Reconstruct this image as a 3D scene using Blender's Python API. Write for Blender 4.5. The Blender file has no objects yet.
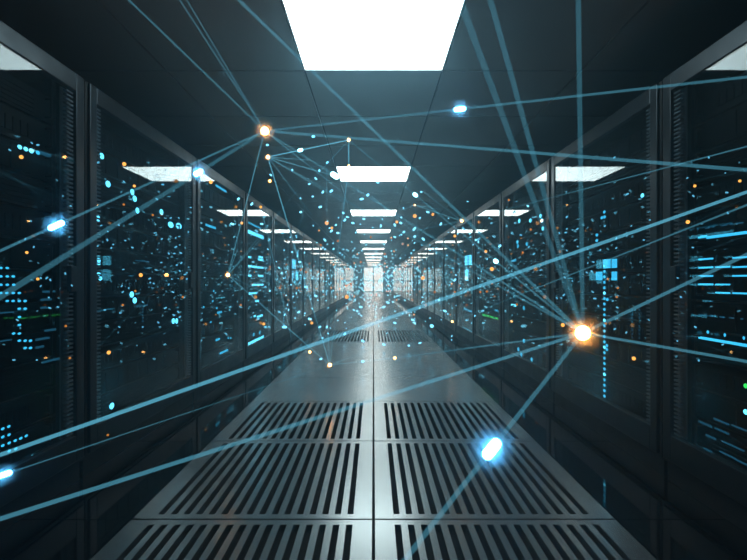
import bpy, math, random
from mathutils import Vector, Matrix, Euler
random.seed(7)
PI = math.pi
SC = bpy.context.scene
COL = SC.collection

# ------------------------------------------------------------------ camera, world, exposure
F, U0, V0, HC = 494.0, 373.7, 282.0, 0.975      # focal length in px, vanishing point, eye height
cam_d = bpy.data.cameras.new('camera'); cam = bpy.data.objects.new('camera', cam_d); COL.objects.link(cam)
cam.location = (0, 0, HC); cam.rotation_euler = (PI/2, 0, 0)
cam_d.sensor_width = 36; cam_d.lens = F/747*36
cam_d.shift_y = 2.0/747; cam_d.clip_start = .02; cam_d.clip_end = 200
cam_d.dof.use_dof = True; cam_d.dof.focus_distance = 2.7; cam_d.dof.aperture_fstop = 5.6
SC.camera = cam
w = bpy.data.worlds.new('world'); SC.world = w; w.use_nodes = True
w.node_tree.nodes['Background'].inputs[0].default_value = (.01, .015, .018, 1)
w.node_tree.nodes['Background'].inputs[1].default_value = .2
vs = SC.view_settings
vs.view_transform = 'Standard'; vs.look = 'None'; vs.gamma = 1; vs.use_curve_mapping = False
vs.exposure = 0.0
SC.cycles.use_denoising = True; SC.cycles.use_adaptive_sampling = False
SC.cycles.max_bounces = 10; SC.cycles.transparent_max_bounces = 32
SC.cycles.volume_bounces = 1
SC.cycles.sample_clamp_indirect = 2
SC.cycles.caustics_reflective = True
PANEL = 7.0        # ceiling panel radiance
HAZE = .034        # scattering per metre
CEIL = 2.505; W = 1.42; YEND = 48.0; YB = -2.0; SIDE = 2.5

# ------------------------------------------------------------------ materials
def mat(name, col, rough=.5, metal=0, emit=None, strength=0, spec=.5, sampled=True):
    m = bpy.data.materials.new(name); m.use_nodes = True
    b = m.node_tree.nodes['Principled BSDF']
    b.inputs['Base Color'].default_value = (*col, 1); b.inputs['Roughness'].default_value = rough
    b.inputs['Metallic'].default_value = metal; b.inputs['Specular IOR Level'].default_value = spec
    if emit:
        b.inputs['Emission Color'].default_value = (*emit, 1); b.inputs['Emission Strength'].default_value = strength
    if not sampled: m.cycles.emission_sampling = 'NONE'
    return m
def noisy(m, scale, lo, hi, col_a=None, col_b=None, stretch=(1,1,1)):
    nt = m.node_tree; b = nt.nodes['Principled BSDF']
    tc = nt.nodes.new('ShaderNodeTexCoord'); mp = nt.nodes.new('ShaderNodeMapping'); n = nt.nodes.new('ShaderNodeTexNoise')
    mp.inputs['Scale'].default_value = stretch
    n.inputs['Scale'].default_value = scale; n.inputs['Detail'].default_value = 6
    nt.links.new(tc.outputs['Object'], mp.inputs[0]); nt.links.new(mp.outputs[0], n.inputs['Vector'])
    r = nt.nodes.new('ShaderNodeMapRange'); r.inputs[1].default_value = .3; r.inputs[2].default_value = .7
    r.inputs[3].default_value = lo; r.inputs[4].default_value = hi
    nt.links.new(n.outputs['Fac'], r.inputs[0]); nt.links.new(r.outputs[0], b.inputs['Roughness'])
    if col_a:
        c = nt.nodes.new('ShaderNodeValToRGB')
        c.color_ramp.elements[0].position = .3; c.color_ramp.elements[1].position = .7
        c.color_ramp.elements[0].color = (*col_a, 1); c.color_ramp.elements[1].color = (*col_b, 1)
        nt.links.new(n.outputs['Fac'], c.inputs[0]); nt.links.new(c.outputs[0], b.inputs['Base Color'])
    return m
def glow(name, col, s, sampled=False):
    m = bpy.data.materials.new(name); m.use_nodes = True; nt = m.node_tree; nt.nodes.clear()
    e = nt.nodes.new('ShaderNodeEmission'); o = nt.nodes.new('ShaderNodeOutputMaterial')
    e.inputs[0].default_value = (*col, 1); e.inputs[1].default_value = s
    nt.links.new(e.outputs[0], o.inputs[0])
    if not sampled: m.cycles.emission_sampling = 'NONE'
    return m
def beam_mat(name, col, s):
    m = bpy.data.materials.new(name); m.use_nodes = True; nt = m.node_tree; nt.nodes.clear()
    e = nt.nodes.new('ShaderNodeEmission'); t = nt.nodes.new('ShaderNodeBsdfTransparent'); a = nt.nodes.new('ShaderNodeAddShader')
    o = nt.nodes.new('ShaderNodeOutputMaterial')
    e.inputs[0].default_value = (*col, 1); e.inputs[1].default_value = s
    t.inputs[0].default_value = (.93, .93, .93, 1)
    nt.links.new(e.outputs[0], a.inputs[0]); nt.links.new(t.outputs[0], a.inputs[1]); nt.links.new(a.outputs[0], o.inputs[0])
    m.cycles.emission_sampling = 'NONE'
    return m
def glass_mat():
    m = bpy.data.materials.new('door_glass'); m.use_nodes = True; nt = m.node_tree; nt.nodes.clear()
    f = nt.nodes.new('ShaderNodeFresnel')
    gm = nt.nodes.new('ShaderNodeNewGeometry'); mr = nt.nodes.new('ShaderNodeMapRange')      # the same index entering and leaving the thin pane
    mr.inputs[3].default_value = 1.38; mr.inputs[4].default_value = 1/1.38
    nt.links.new(gm.outputs['Backfacing'], mr.inputs[0]); nt.links.new(mr.outputs[0], f.inputs[0])
    t = nt.nodes.new('ShaderNodeBsdfTransparent'); t.inputs[0].default_value = (.80, .84, .86, 1)
    g = nt.nodes.new('ShaderNodeBsdfGlossy'); g.inputs['Roughness'].default_value = .015
    g.inputs[0].default_value = (.92, .97, .97, 1)
    x = nt.nodes.new('ShaderNodeMixShader'); o = nt.nodes.new('ShaderNodeOutputMaterial')
    nt.links.new(f.outputs[0], x.inputs[0]); nt.links.new(t.outputs[0], x.inputs[1]); nt.links.new(g.outputs[0], x.inputs[2])
    nt.links.new(x.outputs[0], o.inputs[0])
    return m
M = {}
M['frame'] = noisy(mat('frame_metal', (.038, .050, .059), .35, .75), 9, .28, .42)
M['shell'] = noisy(mat('cabinet_metal', (.009, .011, .013), .45, .2), 6, .4, .55)
M['seal'] = mat('black_seal', (.006, .007, .008), .6)
M['vent'] = mat('vent_metal', (.22, .26, .29), .5, .2)
M['glass'] = glass_mat()
M['server'] = noisy(mat('server_black', (.004, .005, .006), .45, .2), 14, .4, .6)
M['face'] = noisy(mat('server_face', (.004, .005, .006), .5, 0, spec=.12), 14, .5, .65)
M['tile'] = noisy(mat('floor_metal', (.52, .56, .57), .26, .94), 2.3, .25, .27)
M['dark_tile'] = noisy(mat('dark_floor', (.005, .006, .007), .05, 0), 3, .03, .08)
M['void'] = mat('subfloor', (.012, .013, .014), .7)
M['ceiling'] = noisy(mat('ceiling_tile', (.15, .165, .17), .55, 0), 3, .5, .65, (.205, .225, .23), (.235, .255, .26))
M['wall'] = noisy(mat('wall_paint', (.08, .09, .095), .6, 0), 4, .5, .7)
M['panel'] = glow('panel_light', (.74, .95, 1.0), PANEL, True)
M['door_light'] = glow('backlit_glass', (.52, .83, 1.0), 2.9, True)
BL = (.05, .55, .95)
M['led'] = glow('led_blue', (.05, .58, .98), 1.7)
M['led_hot'] = glow('led_cyan', (.11, .68, 1.0), 4.2)
M['led_dim'] = glow('led_dim_blue', (.05, .36, .62), .26)
M['led_green'] = glow('led_green', (.04, .80, .12), 1.7)
M['led_green_dim'] = glow('led_dim_green', (.04, .5, .1), .16)
M['led_orange'] = glow('led_orange', (1, .42, .08), 1.0)
M['mote'] = glow('mote_blue', (.13, .58, .90), .9)
M['mote_hot'] = glow('mote_cyan', (.17, .68, 1.0), 2.7)
M['mote_dim'] = glow('mote_dim', (.10, .42, .60), .45)
M['spark'] = glow('spark_orange', (1, .45, .09), 1.5)
M['spark_dim'] = glow('spark_dim_orange', (1, .38, .07), .55)
M['node'] = glow('node_orange', (1, .40, .08), 60, True)
M['node_mid'] = glow('node_amber', (1, .46, .12), 26, True)
M['node_small'] = glow('node_small_amber', (1, .52, .16), 8)
M['pulse'] = glow('pulse_cyan', (.08, .50, 1.0), 45, True)
M['pulse_small'] = glow('pulse_small_cyan', (.3, .85, 1.0), 9)

# ------------------------------------------------------------------ mesh helpers
class MB:
    def __init__(s): s.v = []; s.f = []
    def box(s, x0, y0, z0, x1, y1, z1):
        n = len(s.v)
        s.v += [(x, y, z) for x in (x0, x1) for y in (y0, y1) for z in (z0, z1)]
        s.f += [tuple(n+i for i in q) for q in ((0,1,3,2),(4,6,7,5),(0,4,5,1),(2,3,7,6),(0,2,6,4),(1,5,7,3))]
        return s
    def cbox(s, c, d):
        return s.box(c[0]-d[0]/2, c[1]-d[1]/2, c[2]-d[2]/2, c[0]+d[0]/2, c[1]+d[1]/2, c[2]+d[2]/2)
    def tube(s, p, q, r0, r1=None, n=12):
        p = Vector(p); q = Vector(q); r1 = r0 if r1 is None else r1
        d = (q-p).normalized(); a = d.orthogonal().normalized(); b = d.cross(a)
        k = len(s.v)
        for c, r in ((p, r0), (q, r1)):
            for i in range(n):
                t = 2*PI*i/n; s.v.append(tuple(c + (a*math.cos(t)+b*math.sin(t))*r))
        for i in range(n):
            j = (i+1) % n; s.f.append((k+i, k+j, k+n+j, k+n+i))
        s.f.append(tuple(k+i for i in reversed(range(n)))); s.f.append(tuple(k+n+i for i in range(n)))
        return s
    def capsule(s, c, axis, r, L, n=12, rings=4):
        """round-ended rod of half length L (between the cap centres) and radius r"""
        c = Vector(c); d = Vector(axis).normalized(); a = d.orthogonal().normalized(); b = d.cross(a)
        k = len(s.v); prof = []
        for i in range(rings): t = -PI/2 + PI/2*(i+1)/rings; prof.append((-L + r*math.sin(t), r*math.cos(t)))
        prof += [(-x, y) for x, y in reversed(prof)]
        s.v.append(tuple(c - d*(L+r)))
        for x, y in prof:
            for i in range(n): t = 2*PI*i/n; s.v.append(tuple(c + d*x + (a*math.cos(t)+b*math.sin(t))*y))
        s.v.append(tuple(c + d*(L+r))); e = len(s.v)-1; m = len(prof)
        for i in range(n):
            j = (i+1) % n
            s.f.append((k, k+1+j, k+1+i))
            for q in range(m-1): s.f.append((k+1+q*n+i, k+1+q*n+j, k+1+(q+1)*n+j, k+1+(q+1)*n+i))
            s.f.append((e, k+1+(m-1)*n+i, k+1+(m-1)*n+j))
        return s
    def mesh(s, name, m, smooth=False, bevel=0):
        me = bpy.data.meshes.new(name); me.from_pydata(s.v, [], s.f); me.materials.append(m)
        if smooth: me.polygons.foreach_set('use_smooth', [True]*len(me.polygons))
        if bevel:
            import bmesh
            bm = bmesh.new(); bm.from_mesh(me)
            bmesh.ops.bevel(bm, geom=bm.edges[:], offset=bevel, segments=2, affect='EDGES', profile=.5)
            bm.to_mesh(me); bm.free()
        me.update(); return me
def put(name, me, parent=None, loc=(0,0,0), rz=0, **props):
    o = bpy.data.objects.new(name, me); COL.objects.link(o); o.location = loc; o.rotation_euler = (0, 0, rz)
    if parent: o.parent = parent
    for k, v in props.items(): o[k] = v
    return o
def structure(name, me, parent=None, **k):
    o = put(name, me, parent, **k)
    if not parent: o['kind'] = 'structure'
    return o
def at(u, v, y): return Vector(((u-U0)*y/F, y, HC+(V0-v)*y/F))
ORD = ('first second third fourth fifth sixth seventh eighth ninth tenth eleventh twelfth thirteenth fourteenth fifteenth sixteenth seventeenth '
       'eighteenth nineteenth twentieth twenty-first twenty-second twenty-third twenty-fourth twenty-fifth twenty-sixth twenty-seventh twenty-eighth '
       'twenty-ninth thirtieth thirty-first thirty-second').split()

# ------------------------------------------------------------------ the room
structure('floor', MB().box(-SIDE, YB, -.42, SIDE, YEND, -.36).mesh('floor', M['void']))
# raised floor: solid metal tiles down the middle, dark polished tiles beside them, seams between
g = .006
PERF = {1, 2, 3, 8, 9}                      # tile rows (first row edge 1.03) that are slotted
solid = MB(); dark = MB()
for k in range(-3, 48):
    y0, y1 = k+.03, min(k+1.03, YEND)
    for x0 in (-1, 0):
        if k in PERF: continue
        solid.box(x0+g, y0+g, -.035, x0+1-g, y1-g, 0)
    for x0 in (-2.5, -1.5+.0, 1.0, 2.0):
        xa, xb = {-2.5: (-2.5, -2.0), -1.5: (-2.0, -1.0), 1.0: (1.0, 2.0), 2.0: (2.0, 2.5)}[x0]
        dark.box(xa+g/2, y0+g/2, -.035, xb-g/2, y1-g/2, -.001)
structure('floor_panels', solid.mesh('floor_panels', M['tile']), kind='structure')
structure('floor_border', dark.mesh('floor_border', M['dark_tile']), kind='structure')

# slotted tiles, lift-out
pt = MB(); N = 16; m0, m1 = .045, .045
a, b = g, 1-g
first, pitch, sw = .097, .053, .026
pt.box(a, a, -.03, b, m0, 0); pt.box(a, 1-m1, -.03, b, b, 0)
edges = [a]
for i in range(N): c = first+i*pitch; edges += [c-sw/2, c+sw/2]
edges.append(b)
for i in range(0, len(edges), 2): pt.box(edges[i], m0, -.03, edges[i+1], 1-m1, 0)
slot_r = pt.mesh('slotted_tile', M['tile'])
pl = MB(); pl.v = [(-x, y, z) for x, y, z in pt.v]; pl.f = [tuple(reversed(q)) for q in pt.f]
slot_l = pl.mesh('slotted_tile', M['tile'])
ped = MB()
for x in (.03, .97):
    for y in (.05, .95): ped.tube((x, y, -.36), (x, y, -.03), .012)
row_txt = {1: 'at the very front of the walkway', 2: 'in the second slotted row from the front', 3: 'in the third slotted row from the front',
           8: 'in the far slotted band, front row of it', 9: 'in the far slotted band, rear row of it'}
for k in sorted(PERF):
    for s in (-1, 1):
        o = put('slotted_floor_tile', slot_r if s > 0 else slot_l, None, (0, k+.03, 0), 0, category='floor tile', group='slotted metal floor tiles',
                label='slotted grey metal floor tile %s of centre seam, %s' % ('right' if s > 0 else 'left', row_txt[k]))

# ceiling tiles with openings for the light panels
ct = MB(); cg = .008
TL = .9825                                       # tile length along the corridor
LY = [3.58-TL+4*TL*k for k in range(-1, 12) if 3.58+4*TL*k < YEND]
ys = [3.58+TL*k for k in range(-6, 46)]
for y0 in ys:
    y1 = min(y0+TL, YEND)
    if y1 <= YB or y0 >= YEND-.02: continue
    for xa, xb in ((-2.5, -1.5), (-1.5, -.5), (-.5, .5), (.5, 1.5), (1.5, 2.5)):
        if xa == -.5 and any(abs(y0-l) < .01 for l in LY): continue
        ct.box(xa+cg, max(y0, YB)+cg, CEIL, xb-cg, y1-cg, CEIL+.02)
structure('ceiling', ct.mesh('ceiling', M['ceiling']))
structure('ceiling_slab', MB().box(-SIDE, YB, CEIL+.12, SIDE, YEND, CEIL+.2).mesh('ceiling_slab', M['seal']), kind='structure')
for nm, bx in (('wall_left', (-SIDE-.1, YB, -.42, -SIDE, YEND, CEIL+.2)), ('wall_right', (SIDE, YB, -.42, SIDE+.1, YEND, CEIL+.2)),
               ('wall_front', (-SIDE, YB-.1, -.42, SIDE, YB, CEIL+.2))):
    structure(nm, MB().box(*bx).mesh(nm, M['wall']))
wb = MB().box(-SIDE, YEND, -.42, -.97, YEND+.1, CEIL+.2).box(.97, YEND, -.42, SIDE, YEND+.1, CEIL+.2).box(-.97, YEND, 2.42, .97, YEND+.1, CEIL+.2).box(-.97, YEND, -.42, .97, YEND+.1, 0)
structure('wall_back', wb.mesh('wall_back', M['wall']))
df = MB().box(-.97, YEND-.02, 0, -.91, YEND+.1, 2.42).box(.91, YEND-.02, 0, .97, YEND+.1, 2.42).box(-.91, YEND-.02, 2.36, .91, YEND+.1, 2.42).box(-.05, YEND, 0, .05, YEND+.08, 2.36)
for z in (.0, 1.05): df.box(-.91, YEND, z, .91, YEND+.08, z+.07)
door = structure('door_1', df.mesh('door_frame', M['frame']))
for s in (-1, 1):
    xa, xb = sorted((s*.05, s*.91))
    p = put('glass_leaf', MB().box(xa, YEND+.03, .07, xb, YEND+.05, 2.36).mesh('glass_leaf', M['door_light']), door)
    put('door_handle', MB().tube((s*.11, YEND-.05, .85), (s*.11, YEND-.05, 1.25), .015).tube((s*.11, YEND-.05, .9), (s*.11, YEND+.04, .9), .01).tube((s*.11, YEND-.05, 1.2), (s*.11, YEND+.04, 1.2), .01).mesh('door_handle', M['frame']), p)

# ceiling light panels
lf = MB().box(-.5, 0, CEIL-.004, -.492, TL, CEIL+.06).box(.492, 0, CEIL-.004, .5, TL, CEIL+.06).box(-.492, 0, CEIL-.004, .492, .018, CEIL+.06).box(-.492, TL-.018, CEIL-.004, .492, TL, CEIL+.06).box(-.5, 0, CEIL+.06, .5, TL, CEIL+.07)
lf_me = lf.mesh('light_frame', M['ceiling'])
ld_me = MB().box(-.492, .018, CEIL, .492, TL-.018, CEIL+.02).mesh('diffuser', M['panel'])
for i, y in enumerate(LY):
    if i == 0: txt = None
    n = i-1
    if n < 0: continue
    lab = 'large blown-out square ceiling light panel at top of view' if n == 0 else 'square white ceiling light panel, %s one down the corridor from the camera' % ORD[n]
    o = put('ceiling_light', None, None, (0, y, 0), 0, category='ceiling light', label=lab, group='ceiling light panels')
    put('frame', lf_me, o); put('diffuser', ld_me, o)

# ------------------------------------------------------------------ server cabinets
# local frame: origin at the middle of the front edge of the base on the floor; +x faces the corridor, body goes to -x
RW = 1.52; H = 1.975; hw = RW/2-.004
sh = MB()
for s in (-1, 1): sh.box(-.95, min(s*hw, s*(hw-.018)), .10, -.012, max(s*hw, s*(hw-.018)), H)
sh.box(-.95, -hw+.018, H-.02, -.012, hw-.018, H).box(-.95, -hw+.018, .10, -.012, hw-.018, .12).box(-.95, -hw+.018, .12, -.93, hw-.018, H-.02)
shell_me = sh.mesh('cabinet_shell', M['shell'])
pl_ = MB().box(-.94, -hw+.01, 0, -.03, hw-.01, .10)
plinth_me = pl_.mesh('plinth', M['shell'])
st = .062; dh = hw-.022                        # door half width
z0, z1 = .115, H-.002
dr = MB().box(-.032, -dh, z0, 0, -dh+st, z1).box(-.032, dh-st, z0, 0, dh, z1).box(-.032, -dh+st, z1-.085, 0, dh-st, z1).box(-.032, -dh+st, z0, 0, dh-st, z0+.125)
door_me = dr.mesh('door', M['frame'], bevel=.004)
gaskets = [MB().box(-.045, min(s*dh, s*(dh+.016)), .12, -.022, max(s*dh, s*(dh+.016)), H-.01).mesh('seal_strip', M['seal']) for s in (-1, 1)]

vw = .062
pane_me = MB().box(-.010, -dh+st, z0+.125, -.006, dh-st, z1-.085).mesh('glass_pane', M['glass'])
def vent_mesh(y0, y1):
    b = MB(); b.box(-.042, y0, z0+.125, -.036, y1, z1-.085)
    z = z0+.135
    while z < z1-.095:
        b.box(-.030, y0+.006, z, -.012, y1-.006, z+.008); z += .0195
    return b
vents = [vent_mesh(-dh+st, -dh+st+vw).mesh('vent_strip', M['vent']), vent_mesh(dh-st-vw, dh-st).mesh('vent_strip', M['vent'])]
rail_me = [MB().box(-.16, min(s*.67, s*.70), .13, -.118, max(s*.665, s*.70), H-.03).mesh('mounting_rail', M['shell']) for s in (-1, 1)]
def handle_mesh(yc):
    return MB().box(-.014, yc-.022, .93, .008, yc+.022, 1.05).mesh('handle', M['frame'], bevel=.003)
hy = dh-st-vw/2
handles = {1: handle_mesh(hy), -1: handle_mesh(-hy)}
Y0 = .93; NR = 30
deco = {(-1, 0): 'showing a grid of blue dots', (1, 0): 'showing long blue light bars', (-1, 1): 'with paired bright blue dots inside', (1, 1): 'with blue squares and dotted column',
        (-1, 2): 'with short slanted blue bars', (1, 2): 'with a few upright blue dashes', (-1, 3): 'with stacked thick blue bars', (1, 3): 'with a green dash row', (-1, 4): 'with bright cyan blocks', (1, 4): 'with bright cyan squares'}
for side in (-1, 1):
    sn = 'left' if side < 0 else 'right'
    for k in range(NR):
        yc = Y0+RW*k+RW/2
        lab = 'glass-door server cabinet, %s from front in %s row' % (ORD[k], sn)
        if (side, k) in deco: lab += ', ' + deco[(side, k)]
        r = put('server_cabinet', None, None, (side*W, yc, 0), PI if side > 0 else 0, category='server cabinet', label=lab, group='server cabinets lining the corridor')
        put('cabinet_shell', shell_me, r); put('plinth', plinth_me, r); [put('seal_strip', q, r) for q in gaskets]
        d = put('door', door_me, r); put('glass_pane', pane_me, d)
        for v in vents: put('vent_strip', v, d)
        put('handle', handles[-side], d)
        if k < 11:
            for q in rail_me: put('mounting_rail', q, r)

# ------------------------------------------------------------------ servers and their lights
FX = 1.535                                       # |x| of the server fronts
def server_meshes(h, variant):
    b = MB().box(-.62, -.62, .004, -.014, .62, h-.004)
    f = MB().box(-.014, -.695, .003, 0, .695, h-.003)
    if variant == 0:
        for i in range(8): f.box(-.0005, -.52+i*.13+.006, .014, .006, -.52+(i+1)*.13-.006, h-.014)
    elif variant == 1:
        for j in range(max(2, int(h/.02)-1)): f.box(-.0005, -.54, .016+j*.02, .005, .54, .016+j*.02+.009)
    else:
        for i in range(24): f.box(-.0005, -.54+i*.045+.004, h*.25, .005, -.54+(i+1)*.045-.004, h*.72)
    hd = []
    for s in (-1, 1):
        c = s*.62
        hd.append(MB().tube((.028, c, .02), (.028, c, h-.02), .006, n=8).tube((-.002, c, .024), (.028, c, .024), .005, n=8).tube((-.002, c, h-.024), (.028, c, h-.024), .005, n=8).mesh('handle', M['shell']))
    return b.mesh('chassis', M['server']), f.mesh('faceplate', M['face']), hd
SRV = {}
def get_server(h, v):
    if (h, v) not in SRV: SRV[(h, v)] = server_meshes(h, v)
    return SRV[(h, v)]
servers = {}                                     # (side, k) -> list of (z0, z1, root)
for side in (-1, 1):
    sn = 'left' if side < 0 else 'right'
    for k in range(NR):
        n = 12 if k < 5 else (8 if k < 11 else 2)
        zb, zt = .20, 1.86
        pitch_z = (zt-zb)/n
        lst = []
        for j in range(n):
            h = round(pitch_z-.006, 4); var = (j*2+k+(side > 0)) % 3
            root = put('rack_server', None, None, (side*FX, Y0+RW*k+RW/2, zb+j*pitch_z), PI if side > 0 else 0, category='server',
                       label='dark rack server, %s from the bottom in the %s cabinet of %s row' % (ORD[j], ORD[k], sn), group='rack servers behind the glass doors')
            b, f, hd = get_server(h, var)
            put('chassis', b, root); put('faceplate', f, root)
            if k < 5:
                for q in hd: put('handle', q, root)
            lst.append((zb+j*pitch_z, zb+(j+1)*pitch_z, root))
        servers[(side, k)] = lst
LX = FX-.008                                     # plane of the lights, just proud of the bays
led_cache = {}
def led(u0, u1, v, hpx, m='led', oval=False):
    """a light on a server front seen between columns u0..u1 of the photograph at height v"""
    side = -1 if (u0+u1)/2 < U0 else 1
    ya, yb = sorted((LX*F/abs(u0-U0), LX*F/abs(u1-U0)))
    far_first = abs(u0-U0)
    yc = (ya+yb)/2; zz = HC+(V0-v)*(LX*F/abs((u0+u1)/2-U0))/F
    k = int((yc-Y0)//RW)
    lst = servers.get((side, k))
    if lst is None: return
    root = min(lst, key=lambda t: 0 if t[0] <= zz < t[1] else min(abs(zz-t[0]), abs(zz-t[1])))[2]
    L = max(yb-ya, .006); hh = hpx*yc/F
    key = (round(L, 3), round(hh, 3), m, oval)
    if key not in led_cache:
        hv = max(key[1], .004)
        if not oval: b_ = MB().box(-.002, -key[0]/2, -hv/2, .002, key[0]/2, hv/2)
        else:
            b_ = MB().capsule((0, 0, 0), (0, 0, 1), .5, 0, 10, 3)
            b_.v = [(x*.005, y*key[0], z*hv) for x, y, z in b_.v]
        led_cache[key] = b_.mesh('status_light', M[m])
    p = Vector((side*LX, yc, zz)) - root.location
    if side > 0: p.x, p.y = -p.x, -p.y
    nm = 'light_bar' if L > 4*hh else 'status_light'
    put(nm, led_cache[key], root, p)
def dot(u, v, wpx=2.4, hpx=2.2, m='led'): led(u-wpx/2, u+wpx/2, v, hpx, m, True)

# left row, first cabinet
for (u, v), m in zip([(20, 147), (26, 149), (31.5, 151), (38, 152.6)], ['led_hot']*3+['led']): dot(u, v, 4.4, 4.2, m)
led(40, 51, 154.4, 3.4, 'led_dim')
for v, us in ((268, (1, 7.5)), (276.4, (1, 7.5, 13.5)), (284.8, (1, 7.5, 14)), (293, (1, 7, 13.5, 19.5)), (301, (7.5, 13.3, 19.5, 25.3)), (308.7, (19.5, 25.4)),
              (317, (19.6,)), (325, (19.6,)), (333.5, (13.8, 19.6)), (340.7, (19.6, 25.4, 30.7)), (348, (25.4, 30.7))):
    for u in us: dot(u, v, 3.6, 2.4)
for v, u0, u1 in ((299.5, 41, 52), (307.5, 41, 50), (338.5, 36, 52), (347, 36, 44), (291.5, 43, 55), (330, 45, 56)): led(u0, u1, v, 2.2, 'led_dim')
led(0, 14, 312.5, 1.4, 'led_dim'); led(0, 12, 340.5, 1.4, 'led_dim'); led(42, 64, 360, 2.0, 'led_dim')
for u0, u1 in ((4, 8), (10, 14), (21, 28)): led(u0, u1, 318, 1.6, 'led_green_dim')
led(43, 48, 315, 1.4, 'led_green_dim')
for u, v in ((3, 428.8), (9, 426.5), (3, 437), (9.3, 434.8), (3, 445.6), (9.4, 443), (15.4, 440.6), (21, 438.3), (26.5, 435.8), (9.5, 451), (16, 448.8)): dot(u, v, 3.4, 2.6)
for u, v in ((32.4, 457), (38.4, 455)): dot(u, v, 4.4, 4.2, 'led_hot')
for u, v in ((27.3, 467.8), (33, 465), (27.3, 475.8), (33, 473)): dot(u, v, 3.0, 2.6)
for u, v in ((39, 462.6), (39, 470.2)): dot(u, v, 3.0, 2.0, 'led_dim')
# left row, second cabinet
for u, v, a_, b_ in ((102, 156, 4.4, 6), (108.3, 184, 4.8, 6.4), (132.5, 192, 3.8, 6), (135, 198.7, 4, 6), (137.6, 210.5, 3.6, 6), (161.7, 212, 3.6, 5.6), (98, 217, 3.8, 3), (98, 221, 3.8, 3.4),
                   (171, 224.7, 5.4, 6), (179, 226, 5.6, 6), (99, 260, 4, 3.6), (99, 263.4, 4, 3), (99, 274, 4, 3.2), (100.5, 278.5, 3.6, 4), (132, 294.5, 4.2, 6), (135, 300.4, 4.2, 6), (173.5, 321, 3.0, 5.6), (176.8, 321, 2.6, 5.4)):
    dot(u, v, a_, b_, 'led_hot')
dot(188, 217, 4.4, 6, 'led_dim'); led(136, 149, 261, 1.4, 'led_dim'); led(136, 148, 305.5, 1.6, 'led_dim')
for v in range(306, 324, 3): dot(143, v, 2, 2, 'led_dim')
dot(112, 406, 4.6, 6.4, 'led_hot')
# left row, third cabinet
for u0, u1, v in ((216, 226.5, 188.5), (206, 216, 226.5)): led(u0, u1, v, 2.2)
for u0, u1, v in ((217.5, 222, 312.4), (216, 220, 339.5), (220, 228, 351.7)): led(u0, u1, v, 2.0)
for u, v in ((213, 301), (204, 307), (228.5, 338), (231, 338), (217, 308), (211, 322), (214, 291)): dot(u, v, 1.6, 2.2)
# left row, fourth cabinet
led(248.3, 263.6, 234.5, 3.4, 'led_hot'); led(248.6, 261, 225.5, 1.6, 'led')
for v, segs in ((257.2, ((248.5, 251.5), (259, 263))), (259.8, ((258.5, 263.5),)), (267, ((248.5, 263.5),)), (275.8, ((248.5, 251.5), (258.5, 263.5))), (284.8, ((252, 263.5),)), (293.3, ((249, 257.5),)), (301, ((255.5, 259),)), (316, ((254, 256), (257.5, 263)))):
    for u0, u1 in segs: led(u0, u1, v, 1.9, 'led_hot')
dot(251.5, 317.5, 1.5, 1.8); led(248.5, 263.8, 341, 4.0, 'led_hot')
for u, v, m in ((254, 334.5, 'led'), (260, 332.5, 'led'), (270.6, 335.5, 'led'), (270.6, 237.5, 'led'), (258, 312, 'led_dim'), (270.6, 262, 'led_dim'), (270.6, 275, 'led_dim'), (270.6, 285, 'led_dim')): dot(u, v, 2, 4, m)
# left row, fifth cabinet
led(292, 296, 264, 9, 'led_hot'); led(292.2, 294, 275, 8, 'led'); led(296, 299, 276, 8.5, 'led_hot'); led(300, 302, 275, 9, 'led')
dot(295, 282, 2, 3, 'led_hot'); dot(299, 254, 3.2, 6, 'led_hot')
for v in range(300, 326, 3): dot(284, v, 1.8, 1.6, 'led_dim' if v < 310 else 'led')
# right row, first cabinet
led(698.5, 707, 236.8, 2.6); led(707, 747, 235, 2.8)
for u0, u1, v in ((699, 713, 259), (699, 713, 267.6), (716, 730, 267), (733, 747, 267), (699, 713, 276), (733, 747, 275.8), (699, 713, 284.3), (716, 730, 284.5), (716, 730, 292.8), (733, 747, 293.3), (733, 747, 257.5)): led(u0, u1, v, 1.7)
led(699, 747, 341.5, 2.8)
for u, v in ((708, 332), (725, 335), (744, 338)): dot(u, v, 2.2, 3.6)
for u0, u1, v in ((705.5, 710, 228), (712.5, 714.5, 227), (722, 727, 225.3), (730, 733, 224.3), (737, 743, 223), (690, 692, 230), (695.5, 698.5, 229.5),
                  (700, 707, 315), (709, 715, 316), (720, 724, 317), (730, 734, 318), (741, 743, 319)): led(u0, u1, v, 1.4, 'led_dim')
dot(746, 386, 5, 5, 'led_green'); dot(746, 412, 5, 5, 'led_hot'); dot(677, 372.5, 10, 3, 'led_green_dim')
for u0, u1, v in ((699, 712, 424), (715, 729, 431), (714, 729, 421.5), (732, 747, 428), (704, 712, 450), (720, 736, 455), (706, 716, 437), (722, 744, 446), (735, 747, 462), (698, 747, 482)): led(u0, u1, v, 1.5, 'led_dim')
# right row, second cabinet
for u0, u1, v, h_ in ((603.8, 610.6, 263.8, 9), (612, 617, 263.4, 9), (596.3, 602.4, 276, 8.6), (612, 617, 276, 8.8)): led(u0, u1, v, h_, 'led')
for i in range(25):
    v = 266+i*5.42
    dot(604.6, v, 2.4, 3.2, 'led' if i % 5 else 'led_hot')
for u, v in ((604.5, 212), (602, 217.7), (604.7, 217), (597, 235), (597, 240.5), (607.5, 299.5), (607, 345.5), (607, 349.5)): dot(u, v, 2.6, 3.2)
dot(598, 410, 3, 3.6, 'led'); dot(642.5, 195.5, 3.4, 4.2, 'led_hot')
for v in range(310, 340, 4): dot(639.5, v, 1.6, 2, 'led_dim'); dot(632.5, v, 1.6, 2, 'led_dim')
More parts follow.
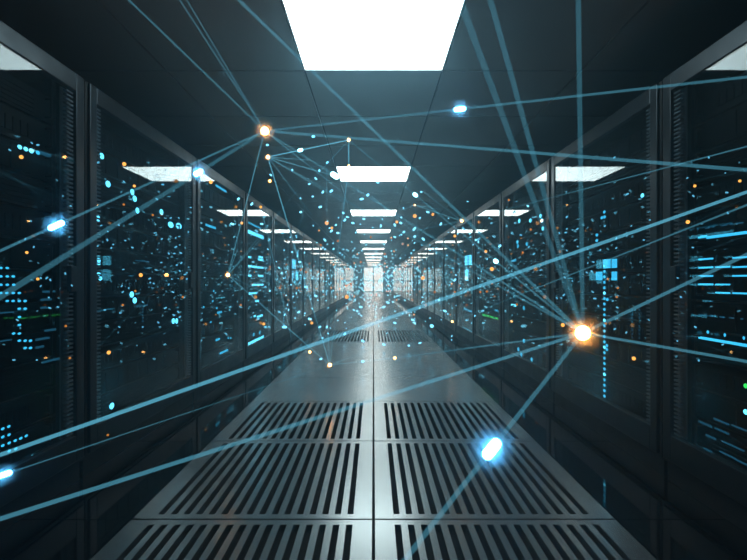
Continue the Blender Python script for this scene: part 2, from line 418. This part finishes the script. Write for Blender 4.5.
# right row, third cabinet
for u, v in ((524, 341), (518.5, 349.3), (521.5, 354.6), (520.3, 361), (531.8, 359.5), (524, 308), (540.6, 216), (542.2, 220.5), (543, 228.5), (519.3, 221), (530.6, 220.5), (527, 244), (506, 224), (517.5, 242), (518, 246)): dot(u, v, 2.2, 4.2, 'led_hot' if v > 214 and v < 230 else 'led')
led(509, 516, 305, 2.2, 'led_hot'); led(509, 516, 260.8, 2, 'led'); led(506, 509, 345.5, 6, 'led_dim'); led(506, 508.5, 243.5, 6, 'led_dim'); led(509, 515, 361, 1.6, 'led_dim')
# right row, fourth cabinet
for u0, u1, v in ((482.5, 486, 315), (487, 489, 316), (490, 493.5, 317), (495, 498, 318.3)): led(u0, u1, v, 1.8, 'led_green')
for u0, u1, v in ((464, 467, 309), (468, 472, 311), (495, 498, 310.5), (462, 472, 329.5)): led(u0, u1, v, 1.6, 'led')
# right row, fifth cabinet
led(465.2, 468, 260.5, 9.6, 'led_hot'); led(468.8, 471.6, 260, 10, 'led_hot'); led(465.2, 468.4, 275, 11, 'led_hot'); led(480, 482, 272, 4, 'led_hot')
# scattered lights on the servers further down
for side in (-1, 1):
    for k in range(5, NR):
        nn = 9 if k < 8 else (6 if k < 12 else 4)
        for _ in range(nn):
            y = Y0+RW*k+random.uniform(.25, 1.25); z = random.uniform(.35, 1.6)
            u = U0+side*LX*F/y; v = V0-(z-HC)*F/y
            wl = random.choice((.02, .03, .05, .18, .3)); du = LX*F/(y-wl/2)-LX*F/(y+wl/2)
            led(u-du/2, u+du/2, v, max(1.2, .03*F/y), random.choice(('led', 'led_hot', 'led_hot', 'led', 'led_dim')))

# ------------------------------------------------------------------ the network of light: nodes, beams, pulses
def inside(p): return abs(p.x) < 1.37 and .02 < p.z < CEIL-.03
BEAMC = (.17, .71, 1.0)
beam_mats = {}
def beam(a, b, r, s, label, extend=False):
    p, q = at(*a), at(*b)
    if extend:
        d = (q-p); t = 1.0
        while t < 1.3 and inside(p+d*(t+.02)): t += .02
        q = p+d*t
    key = round(s, 2)
    if key not in beam_mats: beam_mats[key] = beam_mat('beam_light', BEAMC, .115*key)
    o = put('light_beam', MB().tube((0, 0, 0), q-p, r*.74).mesh('light_beam', beam_mats[key], True), None, p, 0, category='light beam', group='light beams of the network', label=label)
    return o
def node(a, r, m, label, name='light_node'):
    o = put(name, MB().capsule((0, 0, 0), (0, 0, 1), r, 0, 12, 5).mesh(name, M[m], True), None, at(*a), 0, category='light node', group='orange nodes of the network', label=label)
    if m != 'node_small':
        R = r*3.5
        put('halo_shell', MB().capsule((0, 0, 0), (0, 0, 1), R, 0, 16, 6).mesh('halo_shell', halo_mist('node_halo_mist', (1, .9, .8), .16/r, .2, R)), o)  # added mist shell, scatters the node's light into a bloom-like halo
    return o
halo_mists = {}
def halo_mist(name, c, d, g_, R):  # made-up local mist that imitates bloom around a bright core
    key = (name, round(d, 2), round(R, 3))
    if key not in halo_mists:
        m = bpy.data.materials.new(name); m.use_nodes = True; nt = m.node_tree; nt.nodes.clear()
        v = nt.nodes.new('ShaderNodeVolumeScatter'); ou = nt.nodes.new('ShaderNodeOutputMaterial')
        v.inputs['Color'].default_value = (*c, 1); v.inputs['Anisotropy'].default_value = g_
        tc = nt.nodes.new('ShaderNodeTexCoord'); gr = nt.nodes.new('ShaderNodeTexGradient'); gr.gradient_type = 'QUADRATIC_SPHERE'   # thins out to nothing at the rim
        mp = nt.nodes.new('ShaderNodeMapping'); mp.inputs['Scale'].default_value = (1/R,)*3
        mu = nt.nodes.new('ShaderNodeMath'); mu.operation = 'MULTIPLY'; mu.inputs[1].default_value = d
        nt.links.new(tc.outputs['Object'], mp.inputs[0]); nt.links.new(mp.outputs[0], gr.inputs[0]); nt.links.new(gr.outputs['Fac'], mu.inputs[0]); nt.links.new(mu.outputs[0], v.inputs['Density'])
        nt.links.new(v.outputs[0], ou.inputs['Volume']); halo_mists[key] = m
    return halo_mists[key]
def pulse(a, b, u, px_len, px_w, m, label):
    """a short bright rod riding on the beam a-b where it crosses photo column u"""
    p, q = at(*a), at(*b); lo, hi = 0., 1.
    f = lambda t: U0+F*(p+(q-p)*t).x/(p+(q-p)*t).y
    inc = f(1) > f(0)
    for _ in range(40):
        t = (lo+hi)/2
        if (f(t) < u) == inc: lo = t
        else: hi = t
    c = p+(q-p)*lo; d = (q-p).normalized()
    e = c+d*.01; pa = (U0+F*c.x/c.y, V0-F*(c.z-HC)/c.y); pb = (U0+F*e.x/e.y, V0-F*(e.z-HC)/e.y)
    ppm = math.hypot(pb[0]-pa[0], pb[1]-pa[1])/.01
    r = px_w*c.y/F/2; L = max(px_len/ppm/2-r, .002)
    o = put('light_pulse', MB().capsule((0, 0, 0), d, r, L, 12, 4).mesh('light_pulse', M[m], True), None, c, 0, category='light pulse', group='bright pulses on the beams', label=label)
    if m == 'pulse':
        put('halo_shell', MB().capsule((0, 0, 0), d, r*4.6, L, 16, 6).mesh('halo_shell', halo_mist('pulse_halo_mist', (.85, .95, 1), .12/r, .2, r*4.6+L)), o)  # same kind of added shell, standing in for bloom around the pulse
    return o
A = (583, 333, 2.05); C_ = (265, 131, 2.6); E = (268, 157, 3.4); D = (349, 140, 3.4); FN = (330, 365, 4.2); NN = (228, 275, 4.0)
G = (462, 221, 5.5); J = (415, 205, 6.0); HN = (452.5, 321.5, 6.5); K = (395, 358, 4.6); D2 = (349, 165.5, 3.4); FL = (310, 352, 4.8); E2 = (270, 181, 3.6)
node(A, .030, 'node', 'largest blazing orange light node where the beams meet by right cabinets')
node(C_, .020, 'node', 'bright orange light node under the dark ceiling where wide beams fan out')
node(E, .011, 'node_mid', 'small orange light node just below the bright ceiling one')
node(D, .009, 'node_mid', 'small amber light node just above the second ceiling light')
node(FN, .013, 'node_mid', 'orange light node low over the walkway, left of its centre seam')
node(NN, .013, 'node_mid', 'orange light node in front of third left cabinet with thin threads')
node(G, .014, 'node_mid', 'orange light node at the top edge of right cabinets')
node(J, .010, 'node_small', 'faint amber light node right of the third ceiling light')
node(HN, .014, 'node_small', 'amber light node low beside the right cabinets, by green dashes')
node(K, .012, 'node_small', 'amber light node over the walkway right of its centre seam')
node(D2, .007, 'node_small', 'tiny amber light node touching the second ceiling light')
node(FL, .012, 'node_small', 'amber light node by the left edge of the walkway')
node(E2, .009, 'node_small', 'small amber light node lowest of three under the left ceiling')
bm_ = [
 (A, (578.5, 0, 1.6), .011, .50, 'soft vertical teal beam rising straight from the largest node', 1),
 (A, (490.5, 0, 1.5), .011, .50, 'soft teal beam rising steeply left from the largest node', 1),
 (A, (460, 0, 1.2), .011, .42, 'widest blurred teal beam passing right of the big ceiling light', 1),
 (A, (747, 254.6, 1.7), .0085, 1.0, 'teal beam climbing from largest node across the first right cabinet', 1),
 (A, (747, 361.5, 1.75), .0075, 1.0, 'teal beam dropping slightly rightward from the largest node', 1),
 (A, K, .0065, .8, 'thin teal beam from largest node to the amber node over the walkway', 0),
 (A, (405, 560, 1.3), .010, .75, 'wide teal beam from largest node down across the slotted floor', 1),
 (A, (0, 519, 1.4), .0085, 1.1, 'long low teal beam from largest node to the lower left corner', 1),
 (A, (239, 0, 1.9), .0080, .75, 'long teal beam from largest node up past both ceiling lights', 1),
 (D, A, .0050, .9, 'teal beam from small amber node by second light to largest node', 0),
 (C_, A, .0060, .8, 'teal beam from bright ceiling node to largest node', 0),
 (E, A, .0055, .7, 'teal beam from node below the ceiling one to largest node', 0),
 ((0, 455, 1.3), (747, 192, 1.7), .0072, 1.9, 'brightest long teal beam crossing the whole corridor', 1),
 (FN, (0, 476, 1.6), .0030, .8, 'thin pale beam from walkway node to lower left cabinet', 1),
 (C_, (747, 77, 1.7), .0065, .75, 'teal beam from ceiling node rising gently over the right cabinets', 1),
 (C_, (747, 170, 1.7), .0085, .85, 'teal beam from ceiling node sinking gently over the right cabinets', 1),
 (C_, (129, 0, 2.0), .0055, .7, 'teal beam from ceiling node to upper left ceiling, leftmost of three', 1),
 (C_, (180, 0, 2.0), .0038, .7, 'thin teal beam from ceiling node to upper ceiling, middle of three', 1),
 (C_, (187, 0, 2.2), .0038, .7, 'thin teal beam from ceiling node to upper ceiling, rightmost of three', 1),
 (C_, (0, 251, 1.6), .0058, .9, 'grey teal beam from ceiling node over first left cabinet, carrying a pulse', 1),
 (C_, (0, 297, 1.2), .0100, .60, 'broad blurred grey teal beam from ceiling node down the left cabinets', 1),
 (G, (747, 146.5, 1.7), .0036, .8, 'thin teal thread from top edge node over the first right cabinet', 1),
 (HN, (747, 205, 1.7), .0048, .8, 'thin teal beam from low amber node across four right cabinets', 1),
]
for a_, b_, r, s, l, e in bm_: beam(a_, b_, r, s, l, e)
th = [  # fine threads
 (E, D, .0035, 1.1, 'pale thread between the two small nodes either side of ceiling pulse'),
 (E, (308, 160, 4.2), .0030, .5, 'faint thread running level from node below the ceiling one'),
 (E, (335, 176, 4.6), .0030, .7, 'thread from node below the ceiling one to second light corner'),
 (E, (345, 203, 5.5), .0030, .45, 'faint thread from node below the ceiling one, sinking past second light'),
 (E, (312, 215, 6), .0030, .45, 'faint thread from node below the ceiling one, descending steeply right'),
 (E, FN, .0040, .55, 'thread from node below the ceiling one to the walkway node'),
 (E, (300, 262, 7), .0030, .4, 'faint thread from node below the ceiling one to left cabinets'),
 (C_, NN, .0032, .5, 'thread from bright ceiling node to node before third left cabinet'),
 (C_, (340, 190, 5), .0030, .5, 'thread from bright ceiling node toward underside of second light'),
 (NN, FN, .0040, .55, 'thread from third left cabinet node down to the walkway node'),
 (NN, (238, 249, 4.2), .0025, .5, 'short steep thread rising from third left cabinet node'),
 (NN, (262, 238, 5), .0025, .55, 'thread rising right from third left cabinet node'),
 (NN, (262, 275, 5.2), .0025, .45, 'level thread right of third left cabinet node'),
 (NN, (258, 290, 5.0), .0025, .45, 'short sinking thread right of third left cabinet node'),
 (NN, (298, 190, 6), .0030, .4, 'long faint thread from third left cabinet node up to the ceiling'),
 (D, D2, .0030, 1.2, 'short bright vertical thread above the second ceiling light'),
 (D, (318, 174, 4), .0025, .5, 'thread falling left from small amber node by second light'),
 (D2, (337, 262, 7.0), .0045, .55, 'pale near vertical thread below the second ceiling light'),
 (J, G, .0040, .7, 'thread joining faint amber node to cabinet top edge node'),
 (J, (418, 236, 6.6), .0030, .5, 'short thread dropping from the faint amber node'),
 (J, (392, 214, 7), .0030, .5, 'short thread running left from the faint amber node'),
 (J, (440, 209, 6), .0030, .5, 'short thread running right from the faint amber node'),
 (G, (400, 234, 8), .0035, .5, 'thread running left from the cabinet top edge node'),
 (G, (424, 192, 5), .0030, .5, 'thread rising left from the cabinet top edge node'),
 (FN, K, .0030, .55, 'thread joining the two nodes low over the walkway'),
 (FN, (384, 344.5, 6), .0030, .5, 'thread from left walkway node rising across the centre seam'),
 (FN, (327, 308, 7), .0035, .4, 'faint upright thread above the left walkway node'),
 (FN, (340, 282, 9), .0035, .4, 'faint long thread from left walkway node to the far door'),
 (HN, (452, 300, 6.8), .0030, .45, 'short upright thread above low amber node by green dashes'),
 (HN, (420, 295, 9), .0035, .4, 'faint thread from low amber node toward the far door'),
 ((327, 168, 4), (327, 262, 9), .0035, .4, 'faint vertical thread left of the second ceiling light'),
 ((262, 210, 4.2), (292, 340, 6.5), .0035, .4, 'faint slanted thread before the far left cabinets'),
 ((305, 205, 5), (276, 322, 6), .0030, .35, 'faint thread leaning left before the far left cabinets'),
 ((372, 196, 5), (448, 262, 8), .0035, .45, 'faint thread slanting below the second light to right cabinets'),
]
for a_, b_, r, s, l in th: beam(a_, b_, r*1.1, s*3.0, l)
pulse(C_, (0, 251, 1.6), 56.5, 17, 5.2, 'pulse', 'bright white blue pulse before the first left cabinet')
pulse(C_, (747, 77, 1.7), 460, 12, 4.4, 'pulse', 'bright white blue pulse under ceiling right of second light')
pulse(A, (405, 560, 1.3), 492, 22, 11, 'pulse', 'largest white blue pulse over the right slotted floor tiles')
pulse(FN, (0, 476, 1.6), 4, 17, 5.0, 'pulse', 'white blue pulse at lower left edge, on thin beam')
pulse(C_, (0, 297, 1.2), 198.5, 8, 5, 'pulse', 'white pulse at top of post between second and third left cabinets')
pulse(C_, A, 335, 9, 5.5, 'pulse_small', 'cyan pulse at the left corner of second ceiling light')
pulse(D, A, 415.5, 4.4, 3.6, 'pulse_small', 'small cyan pulse right of second ceiling light')
pulse(E, D, 300.5, 5.5, 3, 'pulse_small', 'small cyan pulse between the two small ceiling nodes')
pulse(D, A, 496, 4.8, 4, 'pulse_small', 'small white pulse near post of third right cabinet')

# drifting motes: small glowing flecks in the air of the corridor
def fleck(name, m):
    o = MB().capsule((0, 0, 0), (1, 0, 0), .7, .7, 8, 3).mesh(name, M[m], True); return o
fl = {m: fleck('light_mote', m) for m in ('mote', 'mote_hot', 'mote_dim')}
sp = {m: MB().capsule((0, 0, 0), (0, 0, 1), 1, 0, 8, 3).mesh('light_spark', M[m], True) for m in ('spark', 'spark_dim')}
def zone(u, v): return 'glowing in the air before the cabinets'
def depth(u, v):
    ym = min(1.33*F/max(abs(u-U0), 1), (HC-.03 if v > V0 else CEIL-HC-.05)*F/max(abs(v-V0), 1), 13)
    return ym*random.uniform(.62, .97)
def region(u, v):
    y = 'upper' if v < 235 else ('middle' if v < 300 else 'lower')
    x = 'first left cabinet' if u < 87 else 'second left cabinet' if u < 196 else 'third left cabinet' if u < 246 else 'far left cabinets' if u < 325 else \
        'corridor middle' if u < 423 else 'far right cabinets' if u < 500 else 'third right cabinet' if u < 552 else 'second right cabinet' if u < 662 else 'first right cabinet'
    return 'over the %s' % x, y
def mote(u, v, px=2.1, m='mote', y=None):
    y = y or depth(u, v); p = at(u, v, y)
    o = put('light_mote', fl[m], None, p); s = px*y/F/2/1.0
    o.scale = (s, s, s); o.rotation_euler = (random.uniform(0, 6), random.uniform(-.9, .9), random.uniform(0, 6))
    r = region(u, v)
    o['label'] = 'tiny blue fleck of light floating %s, %s part' % r; o['category'] = 'light fleck'; o['group'] = 'blue flecks %s, %s part' % r
def spark(u, v, px=3.0, m='spark'):
    y = depth(u, v); o = put('light_spark', sp[m], None, at(u, v, y)); s = px*y/F/2; o.scale = (s, s, s)
    r = region(u, v)
    o['label'] = 'tiny orange spark floating %s, %s part' % r; o['category'] = 'light spark'; o['group'] = 'orange sparks %s, %s part' % r
for u, v in ((21.5, 157), (109, 352.5), (141, 275), (124.5, 164), (270, 181), (211, 182), (327, 223), (634, 358.5), (688, 222), (415, 216), (492, 269), (563, 325), (423, 278), (347, 297)): spark(u, v, 3.8)
for u, v in ((27, 252.5), (38, 279), (695, 186), (740, 181), (134.5, 186), (332, 228), (397, 222), (433, 214.5), (455, 236), (486, 251.5), (264, 324), (312, 323), (242, 223), (261, 207)): spark(u, v, 2.8)
for u, v in ((124, 204.5), (153, 215), (183, 297), (135.5, 291), (123, 305), (66, 326), (70, 358), (338, 241), (346, 285.6), (435, 292), (455, 292), (487, 291.5), (480.5, 292), (426, 305), (517, 304.5),
             (280, 288), (297, 288), (241, 305), (608, 279), (618, 288), (617, 297), (606, 323.5), (509, 200), (531, 229.5), (523, 252.5), (371, 237), (306, 272), (301, 270), (321, 245), (403, 244), (361, 262), (385, 254), (108, 435), (351, 284)): spark(u, v, 2.3, 'spark_dim')
listed = '''10,150 32,143 38,145 57,180 63,196 71,206 31,221 25.5,239 34,247 30.5,261 38.5,263 47,278 50.5,280 41,278 41,286 65,234 69.5,237 65.5,273.5 72,285.5 49,297.5 59,298 61.5,303 50,308 58,307 37.5,311 18.5,299 17.5,320 20.5,328
105,310 68.5,346 4,344.5 14,360 37,360 98.5,162.5 105.5,179 130.5,178 124,181.5 121.5,192 129.5,196.5 163,184.5 174,191 157,199 144,212 149,220 171,218 179,218 191,207.5 202,207 101.5,225.5 119,225 124,226 108,231.5 103,242 107.5,240
98,246 111.5,248 113.5,244.5 125.5,240.5 129,239 132.5,247.5 155,233 156.5,235 162,239 143.5,243 146.5,241.5 188.5,232 176,238 179.5,236.5 176,247 180,245 181,253 174.5,253.5 169,253.5 168,258 172,257 161.5,262.5 165,267 171.5,266 177,265
181.5,263 188.5,267 176,273 180,271 187,272.5 185,274.5 149,268 156.5,270 123.5,269.5 172,279 187,279 150,278.5 150.5,282.5 154,283.5 152.5,288 169,284.5 166.5,291.5 173,292 186,291 184.5,297.5 164,295 122,286 129,288 123,292 120.5,313
119.5,327 118.5,332.5 143,302 144.5,306 143,327 158.5,322.5 165.5,308 178,307.5 178.5,312 181,312 174,315 180,317 613,198.5 627.5,194 614.5,157.5 615,212.5 650,220 567,217 605,226 601,231.5 577.5,229 572.5,230 567,229 559.5,233 566,232.5
631.5,226 627,236 632.5,236.5 644,240 588.5,239.5 616.5,238.5 612,245 608,249 600.5,250 616.5,248 578,246.5 567,250.5 588.5,257.5 588,263 593.5,262 587,272.5 592,271.5 565,277.5 572.5,281 631,263 624.5,277.5 557,298 561.5,298 564,295 590,297
595,298.5 593,292 615.5,294.5 612,286 648.5,288.5 586,308.5 598.5,306 617.5,307.5 613,301 615,329 626.5,332.5 570,330 640.5,320.5 687.5,178 698,170.5 739.5,162.5 712.5,184.5 725.5,173 693.5,196 727,192.5 738.5,196.5 709,157.5 702,224 728,213
693,247.5 717.5,240 694,278 678,278 681,297 685,291.5 695.5,327 711.5,306.5 739,311 712,334 723,344.5 677.5,341 676.5,356.5 699,360.5 649,320 513,234 521,235 529,247 537,250 513,261 534,254 531.5,261 541,270 507,207'''
for t in listed.split():
    u, v = map(float, t.split(',')); q = random.random()
    mote(u, v, random.uniform(1.5, 2.3), 'mote_dim' if q < .35 else 'mote')
bright = '''313.5,136.5 267.5,145 292.5,170 327.5,162.5 319.5,170.5 316,178.5 309.5,184 313,196.5 323,192 331.5,191 271,175 252,204 301,212 320.5,207 238.5,199 343.5,213 336,225 331.5,231 325,240 338,233 345,220 364,219 347.5,217 353,223 381,226 401.5,217.5
401,223 420,218 428,212 414.5,229 404,232 395,237 415,236.5 423.5,239 395,225 421.5,192 378,182.5 368,195 362,199 357.5,311 361,307 384,307 388,302.5 395,323 415,323 413,320 345,334 363,341 384,344.5 363,361.5 321,359 409,345.5 420,343 528,206
232.5,224 316,296 306,287 299,312 310,319 284,327 262,224 300,262 470,233 441,224 439,300 445,311 455,280 500,246 476,240 320,327 327,327'''
for t in bright.split():
    u, v = map(float, t.split(',')); mote(u, v, random.uniform(2.0, 3.0), 'mote_hot')
mote(432, 326, 4.6, 'mote_hot'); mote(285, 327, 3.4, 'mote_hot'); mote(198, 173, 3, 'mote_hot', 3.0)
rest = MB()
R3 = random.Random(11)
for i in range(640):
    y = 5.5+22*R3.random()**1.5; x = R3.uniform(-1.3, 1.3); z = R3.uniform(.1, 1.0)+R3.uniform(0, 1.0)
    s = R3.uniform(.7, 1.3)*max(.009, .66*y/F)
    d = Vector((R3.uniform(-1, 1), R3.uniform(-1, 1), R3.uniform(-1, 1)))
    rest.capsule((x, y, z), d, s*.6, s*.6, 6, 2)
put('distant_flecks', rest.mesh('distant_flecks', M['mote_hot'], True), None, kind='stuff', category='light flecks', label='haze of countless blue flecks deep in the corridor')
rs = MB()
for i in range(45):
    y = R3.uniform(7, 32); rs.capsule((R3.uniform(-1.3, 1.3), y, R3.uniform(.15, 2.0)), (0, 0, 1), max(.010, .8*y/F), 0, 6, 2)
put('distant_sparks', rs.mesh('distant_sparks', M['spark'], True), None, kind='stuff', category='light sparks', label='scatter of tiny orange sparks deep in the corridor')

# ------------------------------------------------------------------ haze in the corridor air
hm = bpy.data.materials.new('haze'); hm.use_nodes = True; nt = hm.node_tree; nt.nodes.clear()
sc_ = nt.nodes.new('ShaderNodeVolumeScatter'); ou = nt.nodes.new('ShaderNodeOutputMaterial')
sc_.inputs['Color'].default_value = (.42, .79, 1.0, 1); sc_.inputs['Density'].default_value = HAZE; sc_.inputs['Anisotropy'].default_value = .72
nt.links.new(sc_.outputs[0], ou.inputs['Volume'])
hz = put('haze', MB().box(-1.385, -1.5, .004, 1.385, YEND-.06, CEIL-.006).mesh('haze', hm), None, kind='stuff', category='haze', label='thin bluish haze filling the air of the corridor')
